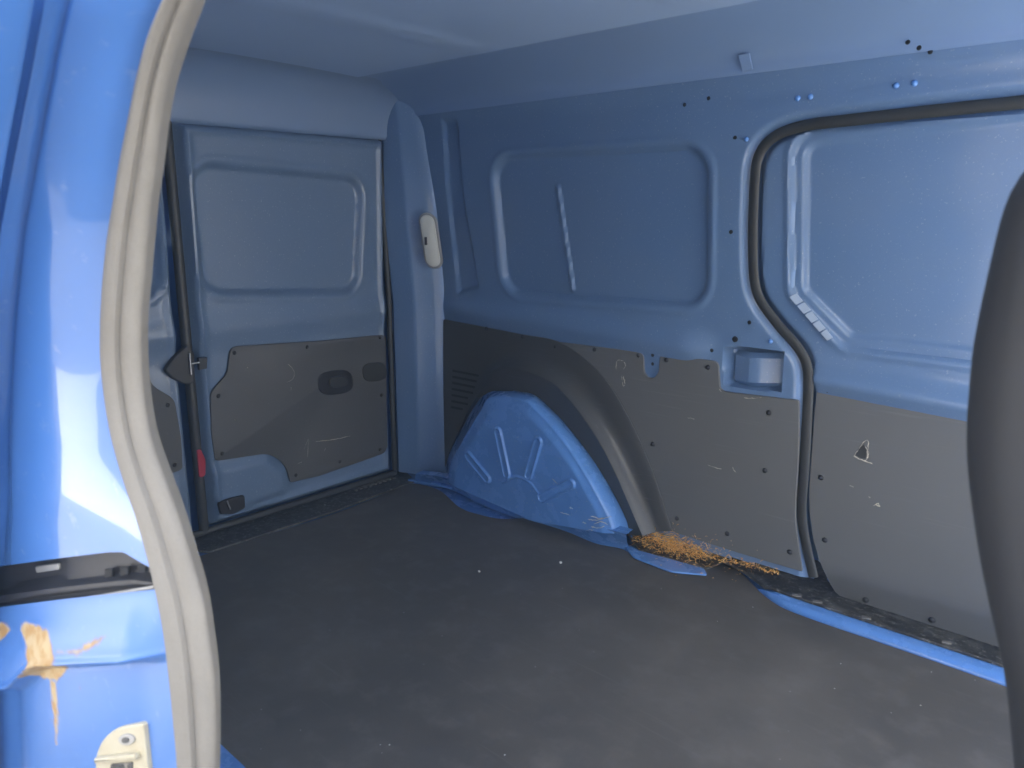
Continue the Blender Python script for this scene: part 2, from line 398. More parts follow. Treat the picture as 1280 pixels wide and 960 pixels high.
# --- grey lining plates on the far wall
NY = (0, -1, 0)
def hpx(P, r, n=6): return roundpoly(P, r, n)
MAIN = hpx([(700, 427), (806, 440), (806, 464), (811, 472), (820, 472), (825, 464), (826, 443), (899, 451), (901, 484), (906, 489), (1000, 500), (1000, 560), (996, 620), (995, 650), (1004, 714), (926, 691), (836, 662), (812, 585), (783, 520), (748, 466)],
           [2, 8, 5, 4, 4, 5, 5, 8, 5, 4, 3, 30, 20, 30, 3, 0, 0, 40, 40, 30])
lin = slab('wall_lining', wls(MAIN), NY, .006, M['trim'], van)
tag(lin, 'flat grey lining panel with a hooked cut-out')

# arch lining: moulded strip between the wall corner, the arch opening and the flat panel
OUT = [(557, 399), (600, 407), (650, 417), (702, 428), (750, 464), (786, 518), (816, 585), (842, 662)]
INN = [(557, 590), (566, 560), (592, 510), (612, 492), (664, 493), (690, 512), (736, 566), (790, 664)]
# left block rows use straight interpolation; profile gives the moulded ridge
n_ = 90
oc = cr(wls(OUT), n_); ic = cr(wls(INN), n_)
rows = []
prof_s = [(0, .000), (.0, .009), (.04, .012), (.22, .014), (.32, .016), (.40, .026), (.46, .038), (.49, .0455), (.505, .047), (.52, .0462), (.58, .0435), (.75, .038), (.93, .034), (1.0, .030), (1.0, .0)]
for s, h in prof_s:
    c = oc * (1 - s) + ic * s
    kk = ss(.18, .42, np.linspace(0, 1, n_))
    hh = h * kk + min(h, .010) * (1 - kk)
    c = c.copy(); c[:, 1] -= hh; rows.append(c)
al = loft('arch_lining', rows, M['trimdark'], van, angle=50)
tag(al, 'charcoal moulded lining curving round the wheel arch')
for k in range(7):
    u0, v0 = 566 - .3 * k, 462 + 7.6 * k; L = [48, 40, 38, 28, 20, 20, 14][k]
    P = wls([(u0, v0), (u0 + L, v0 + L * .2), (u0 + L, v0 + L * .2 + 2.6), (u0, v0 + 2.6)], -.0102)
    slab('vent_slot', P, NY, .0012, M['hole'], al, bev=.0003)

# --- clips: one mesh, many objects
def clip_mesh(r, h, mt, name):
    V = [(0, 0, h)]; f = []; N = 12
    for (rr_, hh) in ((.30, h * .98), (.72, h * .75), (1, h * .15), (1.0, 0)):
        for k in range(N): V.append((r * rr_ * math.cos(2 * math.pi * k / N), r * rr_ * math.sin(2 * math.pi * k / N), hh))
    for k in range(N): f.append((0, 1 + k, 1 + (k + 1) % N))
    for q in range(3):
        for k in range(N): a = 1 + q * N; f.append((a + k, a + N + k, a + N + (k + 1) % N, a + (k + 1) % N))
    me = bpy.data.meshes.new(name); me.from_pydata(V, [], f); me.materials.append(mt)
    me.polygons.foreach_set('use_smooth', [True] * len(me.polygons)); return me
CLIP = clip_mesh(.0062, .0045, M['black'], 'clip'); BUMP = clip_mesh(.006, .005, M['paint'], 'stud'); DOT = clip_mesh(.0058, .0008, M['hole'], 'hole')
def put(name, me, p, nrm, parent, sc=1.0):
    o = bpy.data.objects.new(name, me); COL.objects.link(o)
    q = Vector(nrm).to_track_quat('Z', 'Y').to_matrix().to_4x4()
    o.matrix_basis = Matrix.Translation(Vector(p)) @ q @ Matrix.Scale(sc, 4)
    return par(o, parent)
for u, v in [(743, 437), (798, 444), (833, 450), (885, 459), (816, 555), (961, 516), (956, 588), (846, 648), (909, 667), (987, 690)]:
    put('clip', CLIP, wl(u, v, -.0055), NY, lin)
for u, v in [(608, 411), (653, 421), (694, 433)]:
    put('clip', CLIP, wl(u, v, -.0095), NY, al)
for u, v in [(914, 290), (937, 403), (919, 424), (890, 438), (816, 444), (816, 455), (1135, 53), (1149, 60), (1163, 65), (886, 123), (919, 172), (856, 131)]:
    p = onwall(u, v); p[1] -= .001; put('hole', DOT, p, NY, side, .75 if v < 200 or v == 455 else (1.25 if v == 424 else .8))
for u, v in [(1120, 107), (1143, 104), (997, 123), (1013, 121), (933, 174), (963, 427)]:
    p = onwall(u, v); put('stud', BUMP, p, NY, side, 1.0 if v < 130 else .9)

# --- scuffs and tears in the linings
def marks(name, parent, strokes, fn, r=.0011, mt='tear'):
    for st in strokes:
        V = []; f = []
        P = np.array([fn(u, v) for u, v in st]); P = cr(P, max(4, 4 * len(P)))
        P += np.random.normal(0, .0006, P.shape)
        for i, p in enumerate(P):
            rr_ = r * (.3 + .9 * random.random()) * (1 if 0 < i < len(P) - 1 else .3)
            for a in (0, 2.1, 4.2): V.append(p + rr_ * np.array([math.cos(a), math.sin(a) * .6, math.sin(a)]))
        for i in range(len(P) - 1):
            for k in range(3): a, b2 = 3 * i, 3 * i + 3; f.append((a + k, a + (k + 1) % 3, b2 + (k + 1) % 3, b2 + k))
        mesh(name, V, f, M[mt], parent)
w6 = lambda u, v: wl(u, v, -.0065)
marks('scuff', lin, [[(770, 462), (771, 452), (777, 450), (782, 456), (779, 462)], [(777, 470), (779, 482), (781, 480), (779, 470)], [(884, 581), (892, 584), (902, 586)], [(860, 522), (868, 524)], [(916, 584), (917, 587), (920, 590)], [(930, 497), (936, 498), (952, 497)], [(899, 486), (902, 490)]], w6, .0009)

# --- wheel arch
foot = [(518, 601), (560, 607), (600, 626), (650, 645), (700, 660), (745, 677), (786, 685)]
FR = [(560, 603), (563, 580), (577, 553), (600, 514), (613, 497), (652, 500), (668, 511), (699, 545), (731, 592), (757, 640), (767, 667)]   # front face edge
JN = [(556, 610), (558, 575), (570, 548), (596, 505), (612, 490), (662, 491), (690, 510), (728, 552), (764, 604), (790, 655), (792, 676)]   # junction with the wall
n_ = 300
fr = cr([at(u, v, 1, 1.27) for u, v in FR], n_); jn = cr(wls(JN, .01), n_)
# left portion of the junction lies hidden behind the front face: pull it straight back
cen = np.array([at(668, 650, 1, 1.27)])
rows = []
for t in np.linspace(0, 1, 14):          # wall junction -> crown of the rounded shoulder
    a = t * math.pi / 2
    c = jn.copy(); q = fr * 1.0
    c = jn * (1 - math.sin(a)) + q * math.sin(a)
    c[:, 1] = jn[:, 1] + (q[:, 1] - jn[:, 1]) * (1 - math.cos(a)) ** .8 if False else jn[:, 1] * (1 - t) + q[:, 1] * t
    bul = math.sin(math.pi * t) * .020
    c[:, 1] -= bul * .6; c[:, 2] += bul * .5; c[:, 0] += bul * .5 * np.linspace(-.6, 1, n_)
    rows.append(c)
RIBS = [[(586, 570), (609, 598)], [(623, 540), (634, 592)], [(673, 552), (661, 594)], [(714, 605), (678, 622)]]
RW = [at(u, v, 1, 1.262) for P in RIBS for u, v in P]; RW = np.array(RW).reshape(4, 2, 3)[:, :, [0, 2]]
ARC = cr([at(u, v, 1, 1.262)[[0, 2]] for u, v in [(628, 603), (645, 596), (662, 603), (674, 618)]], 20)
for t in np.linspace(.015, 1, 130):
    c = fr * (1 - t) + cen * t
    c[:, 1] = 1.27 - .008 * ss(0, .12, t)
    h = np.zeros(n_)
    for r_ in RW: dl_ = sdline(c[:, 0], c[:, 2], r_); h = np.maximum(h, (1 - ss(.0125, .0155, dl_)) * (1 - .45 * (1 - ss(.0070, .0105, dl_))))
    d = sdline(c[:, 0], c[:, 2], ARC)
    c[:, 1] -= .0075 * h; c[:, 1] -= .004 * (1 - ss(.0015, .004, d))
    rows.append(c)
arch = loft('wheel_arch', rows, M['paint'], van, angle=70)
wa = lambda u, v: at(u, v, 1, 1.2605)
marks('scuff', arch, [[(738, 645), (750, 648), (764, 646)], [(742, 655), (752, 652), (760, 656)], [(733, 663), (742, 662)], [(700, 640), (712, 644)], [(604, 585), (608, 592)], [(735, 649), (748, 650), (757, 647)], [(739, 658), (748, 660), (756, 658)], [(728, 652), (733, 655)], [(712, 634), (716, 636)], [(690, 598), (697, 605)]], wa, .0012)
# flange of the arch on the floor
fo = cr(fls(foot, .004), 60)
up1 = cr([at(u, v, 1, 1.266) for u, v in [(520, 592), (562, 598), (602, 613), (650, 630), (700, 645), (745, 657), (783, 668)]], 60)
up0 = up1.copy(); up0[:, 1] += .03; up0[:, 2] += .004
mid = fo * .5 + up1 * .5; mid[:, 2] -= .004; mid[:, 1] -= .002
fl = loft('arch_flange', [up0, up1, mid, fo, fo - np.array([0, -.002, .012])], M['paint'], van, angle=50)

# --- far sliding door (set outward of the wall)
DY = .022
DWIN = xz(wls([(1022, 196), (1420, 150), (1420, 440), (1070, 405), (1020, 355)], DY)); DWR = .030
def door_y(X, Z):
    y = W + DY - lean(Z)
    d = sdpoly(X, Z, DWIN) - DWR
    y = y + .007 * (1 - ss(-.010, .004, d)) + .005 * (1 - ss(.018, .026, d))
    y = y - .004 * np.exp(-((d - .032) / .007) ** 2)
    bz = .515 - .04 * (X - 1.3)
    y = y - .024 * np.exp(-((Z - bz) / .026) ** 2) * ss(1.24, 1.34, X)
    da = sdpoly(X, Z, APER); y = y + .016 * (1 - ss(.0, .016, -da))
    t = np.clip((Z - 1.02) / .08, 0, 1.5); y = y - .01 * t * t
    return y
door = hf('sliding_door', np.arange(1.10, 2.12, .0055), np.arange(-.02, 1.10, .0055), lambda X, Z: np.stack([X, door_y(X, Z), Z], -1),
          lambda X, Z: (sdpoly(X, Z, APER) < .012) & (Z > .085), M['wallglare'], van)
# gasket in the seam: hollow-looking double bead
gk = seamw.copy(); gk[:, 1] += .000
gk[:, 1] += .004; tube('door_gasket', gk, .0115, M['gasket'], van, n=12, sq=.45)
inn_ = cr(wls([(u + 15, v + (6 if v < 200 else 2)) for u, v in SEAM if v < 650], DY), 120)

# door lining: flat top band, crease, tucked lower band
TOPL = [(1019, 600), (1017, 640), (1020, 500), (1024, 478), (1037, 473), (1330, 514)]
lft = [(1024, 482), (1019, 500), (1016, 560), (1011, 610), (1010, 645), (1019, 690), (1030, 715)]
dpt = DY - .002
def dl(u, v, e=0.0): return wl(u, v, dpt - .004 - e)
def rowcurve(v_left, u_left, v_right, n=40, e=0.0, ur=1345):
    return np.array([dl(u_left + (ur - u_left) * s, v_left + (v_right - v_left) * s, e) for s in np.linspace(0, 1, n)])
rws = []
tl = [(1036, 473.5, 514), (1030, 475, 516), (1025, 479, 520), (1021, 490, 530), (1018, 520, 556), (1014.5, 570, 604), (1011.5, 610, 650), (1012, 640, 690), (1017, 675, 735), (1024, 700, 775), (1029, 712, 796)]
r0 = rowcurve(tl[0][1], tl[0][0], tl[0][2]); r0[:, 1] += .008; rws.append(r0)
for (ul, vl, vr) in tl: rws.append(rowcurve(vl, ul, vr))
for (ul, vl, vr, e) in [(1033, 720, 806, -.006), (1038, 730, 818, -.016), (1044, 740, 832, -.024), (1050, 745, 840, -.028)]: rws.append(rowcurve(vl, ul, vr, e=e))
r1 = rws[-1].copy(); r1[:, 1] += .01; rws.append(r1)
rws = [np.vstack([r[:1] + np.array([[.0, .008, 0]]), r]) for r in rws]
trim = loft('door_lining', rws, M['trim'], door, angle=45)
for u, v in [(1035, 488), (1145, 505), (1026, 597), (1031, 675)]:
    put('clip', CLIP, wl(u, v, dpt - .0035), NY, door, 1.05)
for u, v in [(1082, 750), (1165, 775)]:
    put('clip', CLIP, wl(u, v, dpt + .016), NY, door, 1.15)
d6 = lambda u, v: wl(u, v, dpt - .0048)
marks('scuff', door, [[(1067, 570), (1073, 562), (1079, 553), (1085, 552), (1083, 574), (1079, 575)], [(1067, 570), (1075, 574), (1091, 580)], [(1080, 556), (1086, 565), (1084, 574)], [(1062, 607), (1067, 609)], [(1092, 632), (1098, 629), (1099, 633), (1094, 630)], [(1086, 621), (1088, 622)]], d6, .0010)
slab('torn_patch', [d6(u, v) for u, v in ((1069, 569), (1074, 561), (1080, 555), (1083, 562), (1082, 573), (1077, 573))], NY, .0006, M['gasket'], door, bev=.0002)
# segmented sealant strip on the window's lower corner
for k in range(5):
    a = np.array([989, 371]) + np.array([9.6, 11.2]) * k; b2 = a + np.array([8.2, 9.6]); o_ = np.array([6.5, -4.0])
    P = np.array([wl(u, v, DY + .0) for u, v in (a, b2, b2 + o_, a + o_)]); P = np.array([[p[0], door_y(np.array([p[0]]), np.array([p[2]]))[0] - .003, p[2]] for p in P])
    slab('sealant_strip', P, NY, .003, M['tape'], door, bev=.0006)

# --- pillar between side wall and rear doors
ZP = np.linspace(.018, 1.235, 60)
def pil(z):
    k = float(lean(z)); t = .35 * float(ss(.80, 1.16, z))
    P = [(-.012, 1.315), (-.008, 1.290), (.006, 1.283), (.068, 1.306), (.076, 1.3095), (.082, 1.316), (.118, 1.352), (.138, 1.368), (.150, 1.39)]
    return [(x + (-.01 - x) * t * .6, y + (1.375 - y) * t - k, z) for x, y in P]
pr = [pil(z) for z in ZP]
pl = loft('rear_pillar', pr, M['wallglare'], van, angle=28)
# foot plate
slab('pillar_foot', fls(hpx([(508, 601), (530, 592), (562, 588), (566, 612), (545, 606)], 4), .006), (0, 0, 1), .004, M['paint'], van)
# lamp
lc = [at(u, v, 1, 1.318) for u, v in [(535.5, 276), (543, 325)]]
def capsule(c0, c1, r, n=14):
    c0, c1 = np.array(c0), np.array(c1); d = c1 - c0; d /= np.linalg.norm(d)
    s = np.array([.86, .51, 0]); out = []
    for k in range(n): a = math.pi * k / (n - 1); out.append(c0 + r * (math.cos(a) * s - math.sin(a) * d))
    for k in range(n): a = math.pi * k / (n - 1); out.append(c1 + r * (-math.cos(a) * s + math.sin(a) * d))
    return np.array(out)
NP = (.51, -.86, 0)
lc = [np.array(p) for p in lc]
def onpil(u, v):
    p = at(u, v, 1, 1.33)
    for _ in range(5): p = at(u, v, 1, 1.334 - float(lean(p[2])))
    return p
lc = [onpil(535.5, 278), onpil(542.5, 324)]
bz = slab('interior_lamp', capsule(lc[0], lc[1], .029), NP, .008, M['bezel'], van, bev=.004)
tag(bz, 'cream oblong interior lamp on the rear pillar')
off = np.array(NP) * .0082
ls = slab('lamp_lens', capsule(lc[0] + off, lc[1] + off, .0225), NP, .006, M['lens'], bz, bev=.004)
P0 = lc[0] * .5 + lc[1] * .5 + np.array(NP) * .0145
sdir = np.array([.86, .51, 0])
slab('lamp_switch', [P0 + sdir * a + np.array([0, 0, b2]) for a, b2 in ((-.016, -.012), (-.008, -.012), (-.008, .012), (-.016, .012))], NP, .002, M['black'], bz, bev=.0005)

# --- rear doors
RWIN = yz(rrs([(270, 236), (432, 248), (428, 340), (280, 338)])); RWR = .065
def rear_x(Y, Z, y0, y1, win, mir=False):
    x = rlean(Z)
    d = sdpoly(Y, Z, win) - RWR
    x = x - .016 * (1 - ss(-.018, .002, d)) + .003 * np.exp(-((d - .011) / .006) ** 2)
    bz = .565
    x = x + .012 * np.exp(-((Z - bz) / .04) ** 2)
    e = np.minimum(np.minimum(Y - y0, y1 - Y), np.minimum(Z - .02, 1.09 - Z))
    x = x - .03 * (1 - ss(.002, .016, e)) + .006 * np.exp(-((e - .024) / .008) ** 2)
    return x
def rear_door(y0, y1, win, name='rear_door'):
    def extra(Y, Z, x):
        return x
    def P(Y, Z):
        x = rear_x(Y, Z, y0, y1, win)
        if y0 > .3:                      # raised lower corner with the latch box
            q = yz(rrs([(262, 590), (330, 575), (350, 590), (352, 612), (280, 640), (262, 620)]))
            x = x + .014 * (1 - ss(-.01, .03, sdpoly(Y, Z, q)))
        return np.stack([x, Y, Z], -1)
    return hf(name, np.arange(y0, y1 + .001, .006), np.arange(.02, 1.09, .006), P, None, M['rearglare'], van)
rd = rear_door(.625, 1.262, RWIN)
tag(rd, 'wide rear door with a grey lower lining')
mw = np.array([[1.215 - y, z] for y, z in RWIN])
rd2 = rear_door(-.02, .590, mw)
tag(rd2, 'other rear door, mostly hidden by the beige door seal')
NX = (1, 0, 0)
RT1 = hpx([(287, 433), (283, 467), (262, 490), (263, 540), (268, 576), (335, 566), (356, 580), (362, 603), (400, 594), (483, 565), (481, 418), (400, 426)], [10, 8, 8, 4, 5, 12, 14, 3, 0, 10, 6, 0])
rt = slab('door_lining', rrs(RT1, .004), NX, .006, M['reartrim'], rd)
P2 = np.array([[1.215 - p[1], p[2]] for p in rrs(RT1)])
slab('door_lining', [(.004, y, z) for y, z in P2], NX, .006, M['reartrim'], rd2)
for u, v in [(293, 441), (273, 495), (278, 567), (370, 594), (425, 577), (475, 562), (475, 422), (384, 434), (477, 494)]:
    p = rr(u, v, .0095); put('clip', CLIP, p, NX, rd, .95)
    if u in (293, 273, 278): put('clip', CLIP, (.0095, 1.215 - p[1], p[2]), NX, rd2, .95)
# pull recess and handle dish
def oval(u, v, a, b_, th, n=22, dx=.0102):
    out = []
    for k in range(n):
        t = 2 * math.pi * k / n; c, s = math.cos(t), math.sin(t)
        c = np.sign(c) * abs(c) ** .7; s = np.sign(s) * abs(s) ** .7
        out.append((u + a * c * math.cos(th) - b_ * s * math.sin(th), v + a * c * math.sin(th) + b_ * s * math.cos(th)))
    return rrs(out, dx)
slab('handle_dish', oval(419, 478, 22, 15, -.12), NX, .004, M['black'], rd)
slab('handle_lever', oval(422, 477, 12, 7, -.12, dx=.0145), NX, .008, M['gasket'], rd, bev=.003)
slab('handle_dish', oval(468, 465, 15, 12, -.1), NX, .003, M['gasket'], rd)
r6 = lambda u, v: rr(u, v, .0105)
marks('scuff', rd, [[(360, 455), (366, 461), (368, 468), (365, 475), (358, 478)], [(364, 484), (364, 488)], [(380, 562), (386, 548), (384, 572)], [(395, 552), (420, 549), (438, 545)], [(310, 459), (309, 460)], [(293, 524), (294, 526)], [(405, 564), (407, 560)], [(372, 580), (378, 577)]], r6, .0010)
# gap gasket between the rear doors, and along the pillar
tube('rear_gasket', [(.0, .607, z) for z in np.linspace(.02, 1.1, 12)], .014, M['gasket'], van, n=8, axis=(1, 0, 0))
tube('rear_gasket', [(-.002 + .0, 1.272 - float(lean(z)) * .4, z) for z in np.linspace(.02, 1.1, 20)], .009, M['gasket'], van, n=8, axis=(1, 0, 0))
tube('rear_gasket', [(.003, y, .018) for y in np.linspace(.0, 1.27, 20)], .010, M['gasket'], van, n=8, axis=(1, 0, 0))
# lock, hinge piece, reflector, latch box
LK = hpx([(203, 462), (214, 446), (232, 430), (240, 440), (240, 478), (228, 480), (212, 472)], 4)
slab('lock_case', rrs(LK, .006), NX, .016, M['black'], rd2, bev=.004)
tube('lock_bar', rrs([(237, 442), (239, 468)], .026), .0028, M['steel'], rd2, n=8, axis=(1, 0, 0))
tube('lock_pin', rrs([(238, 455), (249, 453)], .026), .0025, M['steel'], rd2, n=8, axis=(1, 0, 0))
slab('striker_block', rrs([(246, 447), (257, 446), (257, 460), (247, 462)], .006), NX, .010, M['black'], rd, bev=.002)
slab('reflector', rrs(hpx([(245, 562), (250, 561), (256, 574), (256, 594), (248, 597)], 3), .010), NX, .006, M['red'], rd, bev=.002)
slab('latch_box', rrs(hpx([(271, 628), (284, 623), (304, 618), (305, 634), (290, 642), (274, 642)], 3), .016), NX, .010, M['black'], rd, bev=.003)
tube('latch_pin', rrs([(284, 626), (288, 637)], .03), .002, M['steel'], rd, n=6, axis=(1, 0, 0))

# --- roof, header, floor pan
def roof_z(X, Y):
    z = 1.215 + .022 * (1 - ((Y - .66) / .66) ** 2) - .004 * np.exp(-((X - 1.21) / .06) ** 8) * (1 - ss(.30, .46, abs(Y - .66)))
    z = z - .004 * np.exp(-((X - .62) / .05) ** 4) * (1 - ss(.30, .46, abs(Y - .66)))
    return z
rf = hf('roof', np.arange(.125, 2.13, .012), np.arange(-.02, 1.085, .012), lambda X, Y: np.stack([X, Y, roof_z(X, Y)], -1), None, M['roofglare'], van)
tag(rf, 'roof skin with pressed bows, lens glare painted in as a paler blue')
# cove rail along the roof edge
cv = [[(x, 1.320, 1.150) for x in np.linspace(-.02, 2.14, 40)]]
zt = float(roof_z(np.array(1.6), np.array(1.06)))
for t in np.linspace(0, math.pi / 2, 16):
    cv.append([(x, 1.06 + .255 * math.cos(t) ** .85, 1.155 + (zt - 1.155) * math.sin(t)) for x in np.linspace(-.02, 2.14, 40)])
loft('cant_rail', cv, M['railglare'], van, angle=50)
# gusset where the bow meets the wall
gq = [wl(u, v) for u, v in [(934, 72), (948, 70), (947, 88), (934, 92)]]
slab('bow_gusset', [np.array([p[0], wy(p[0], p[2]) - .006, p[2]]) for p in gq], (0, -1, -.2), .003, M['railglare'], van)
YH = np.linspace(-.02, 1.37, 40)
hd = [[(-.01, y, 1.082) for y in YH], [(.010, y, 1.084) for y in YH]]
for t in np.linspace(0, math.pi / 2, 14):
    hd.append([(.016 + .11 * (1 - math.cos(t)), y, 1.095 + (float(roof_z(np.array(.13), np.array(y))) - .0005 - 1.095) * math.sin(t)) for y in YH])
hd.append([(.17, y, float(roof_z(np.array(.17), np.array(y))) + .002) for y in YH])
loft('rear_header', hd, M['headglare'], van, angle=60)
mesh('floor_pan', [(-.03, -.02, -.012), (2.12, -.02, -.012), (2.12, 1.55, -.012), (-.03, 1.55, -.012)], [(0, 1, 2, 3)], M['paint'], van, smooth=False)

# sill under the far door: blue lip and black scuffed step
up_ = [(966, 741), (985, 747), (1050, 770), (1150, 803), (1250, 836), (1345, 868)]
lo_ = [(946, 736), (975, 757), (1030, 778), (1130, 812), (1250, 854), (1345, 888)]
A_ = cr(fls(up_, .004), 50); B_ = cr(fls(lo_, -.009), 50)
C_ = A_ * .5 + B_ * .5; C_[:, 2] = .0015; C_[:, 1] -= .004
back = A_.copy(); back[:, 1] += .10
loft('sill_lip', [back, A_, A_ * .75 + B_ * .25 + np.array([0, 0, .0015]), C_, B_, B_ - np.array([0, 0, .006])], M['paint'], van, angle=60)
ST = hpx([(905, 692), (950, 690), (1012, 700), (1050, 747), (1250, 812), (1345, 842), (1345, 862), (1250, 833), (1150, 800), (1050, 767), (985, 745), (955, 734), (930, 716), (900, 702)], 3)
sx = slab('sill_tread', fls(ST, .006), (0, 0, 1), .006, M['sill'], van)
tag(sx, 'scuffed black step trim below the sliding door')
for u, v in [(996, 744), (1083, 772), (1183, 803), (1022, 752)]:
    slab('tread_clip', fls(hpx([(u - 6, v - 2), (u + 6, v), (u + 6, v + 3), (u - 6, v + 1)], 1), .0122), (0, 0, 1), .002, M['seal'], sx, bev=.0006)
slab('floor_trim', fls(hpx([(780, 664), (836, 636), (930, 664), (1040, 690), (1030, 745), (955, 736), (930, 717), (905, 703), (884, 712), (800, 690)], 3), .002), (0, 0, 1), .004, M['sill'], van)
slab('floor_flange', fls(hpx([(776, 678), (800, 690), (880, 712), (884, 720), (840, 716), (792, 698)], 3), .0035), (0, 0, 1), .004, M['paint'], van, bev=.0015)
# rear sill plate with ribs
SP = hpx([(244, 668), (290, 652), (420, 612), (500, 586), (520, 602), (420, 640), (262, 692), (246, 690)], 4)
sp = slab('rear_sill', fls(SP, -.002), (0, 0, 1), .006, M['sill'], van)
tag(sp, 'dusty black sill plate along the rear doors')
for k in range(9):
    u0 = 432 + 6.0 * k; v0 = 609 - 1.9 * k
    slab('sill_rib', fls([(u0, v0), (u0 + 2.2, v0 - .7), (u0 + 15.2, v0 + 4.3), (u0 + 13, v0 + 5)], .0045), (0, 0, 1), .004, M['seal'], sp, bev=.0006)

# --- near side: inner panel, jamb, seal
rows_px = [-60, 0, 50, 100, 150, 200, 250, 300, 350, 400, 450, 500, 550, 600, 650, 700, 750, 800, 850, 900, 960, 1040]
s_in = [268, 245, 227, 212, 203, 197, 190, 185, 181, 177, 177, 181, 190, 207, 225, 240, 254, 262, 268, 270, 270, 268]
s_out = [232, 203, 183, 170, 160, 150, 142, 134, 129, 126, 126, 131, 140, 154, 171, 185, 197, 206, 212, 217, 222, 226]
vv = np.linspace(-60, 1040, 140)
uin = cr(np.stack([s_in, rows_px], 1), 140); uout = cr(np.stack([s_out, rows_px], 1), 140)
uin = np.interp(vv, uin[:, 1], uin[:, 0]); uout = np.interp(vv, uout[:, 1], uout[:, 0])
def carry(P):                            # continue a bead over the top and along the sill, round the whole opening
    t = [P[0] + np.array([a, 0, b_]) for a, b_ in ((.05, .022), (.12, .035), (.25, .043), (.45, .047), (.7, .047))]
    q = [P[-1] + np.array([a, 0, b_]) for a, b_ in ((.0, -.08), (-.005, -.16), (.01, -.21), (.06, -.235), (.2, -.24), (.7, -.24))]
    return np.vstack([t[::-1], P, q])
def seal_h(q):
    a, b_ = max(0, 1 - ((q - .24) / .27) ** 2) ** .5, max(0, 1 - ((q - .75) / .27) ** 2) ** .5
    return .0095 * max(a, b_) + .0012 * math.exp(-((q - .36) / .03) ** 2)
QS = np.linspace(-.03, 1.02, 44)
cur = []
for q in QS:
    P = np.array([at(uout[i] + (uin[i] - uout[i]) * q, vv[i], 1, -.012 + .022 * q) for i in range(140)])
    cur.append(carry(P + np.array([.90, -.43, 0]) * (seal_h(q) - .004)))
cur = [cur[0] + np.array([-.012, .02, 0])] + cur + [cur[-1] + np.array([-.016, .012, 0])]
sA = loft('door_seal', cur, M['seal'], van, angle=70)
tag(sA, 'beige dusty rubber seal with two ribs round the open doorway')

# jamb
e1 = uout + 7
e3v = [-60, 0, 17, 97, 187, 283, 400, 550, 700, 850, 1040]; e3u = [66, 55, 52, 37, 20, 2, -10, -20, -24, -20, -12]
e3 = np.interp(vv, e3v, e3u)
def jamb_pt(s, v, bump=0.0):
    a = at(np.interp(v, vv, e1), v, 1, -.004); b_ = at(np.interp(v, vv, e3), v, 1, -.066)
    p = a * (1 - s) + b_ * s
    d = b_ - a; nrm = np.cross(d, [0, 0, 1.0]); nrm /= np.linalg.norm(nrm)
    if nrm @ (CAM - p) < 0: nrm = -nrm
    return p + nrm * bump
def relief(s):
    return .002 * math.sin(math.pi * min(1, s / .80)) * (1 if s < .8 else 0) - .008 * math.exp(-((s - .86) / .05) ** 2) + .004 * float(ss(.93, .97, s)) * (1 - float(ss(.97, 1.0, s)))
SS = np.r_[np.linspace(0, .1, 6), np.linspace(.12, 1, 60)]
def ujamb(s, v): return np.interp(v, vv, e1) * (1 - s) + np.interp(v, vv, e3) * s
def vtop(s): return 712 - 22 * min(1, (1 - s) / .8) + (24 * (1 - s / .13) if s < .13 else 0)
def vbot(s): return 762 - 26 * (1 - s)
rows = []
for t in np.linspace(0, 1, 120):
    rows.append([jamb_pt(s, -60 + t * (vtop(s) + 60), relief(s) * (1 - .6 * float(ss(.9, 1, t)))) for s in SS])
rows.append([jamb_pt(s, vtop(s) + 2, relief(s) * .4 - .006) for s in SS])
rows.append([jamb_pt(s, vtop(s) + 3, relief(s) * .4 - .024) for s in SS])
jm = loft('door_jamb', rows, M['gloss'], van, angle=40)
tag(jm, 'glossy blue door jamb above the rail end')
# black rail end set into the jamb
rows = []
for t in np.linspace(0, 1, 24):
    rows.append([jamb_pt(s, vtop(s) - 3 + t * (vbot(s) - vtop(s) + 8), -.016 + .012 * float(ss(.62, .70, t)) - .004 * float(ss(.80, .88, t)) - (.010 * math.exp(-((s - .72) / .16) ** 4) * (1 - float(ss(.50, .62, t))))) for s in SS])
re_ = loft('rail_end', rows, M['black'], van, angle=40)
tag(re_, 'black plastic rail end recessed in the jamb')
def jplate(pts, bump, th, mt, name, parent, bev=.001):
    P = []
    for u, v in pts:
        a, b_ = np.interp(v, vv, e1), np.interp(v, vv, e3); s = (a - u) / (a - b_)
        # perspective-correct the fraction along the chord
        A = at(a, v, 1, -.004); B = at(b_, v, 1, -.066)
        lo, hi = 0., 1.
        for _ in range(30):
            mdl = (lo + hi) / 2; q = A * (1 - mdl) + B * mdl - CAM; uu = 640 + F * (q @ RT) / (q @ FW)
            if uu > u: lo = mdl
            else: hi = mdl
        P.append(jamb_pt(lo, v, bump))
    P = np.array(P); c = P - P.mean(0); n_v = np.linalg.svd(c)[2][2]
    if n_v @ (CAM - P.mean(0)) < 0: n_v = -n_v
    return slab(name, P, n_v, th, M[mt], parent, bev=bev)
for u in (120, 140, 162):
    jplate([(u, 716 - (u - 120) * .12), (u + 9, 715 - (u - 120) * .12), (u + 9, 725 - (u - 120) * .12), (u, 726 - (u - 120) * .12)], -.012, .003, 'hole', 'rail_slot', re_, .0005)
jplate(hpx([(22, 716), (50, 712), (52, 720), (24, 724)], 2), -.022, .003, 'steel', 'rail_tip', re_, .0008)
jplate([(100, 748), (190, 733), (190, 736.5), (100, 751.5)], -.0035, .0025, 'bezel', 'rail_edge', re_, .0008)
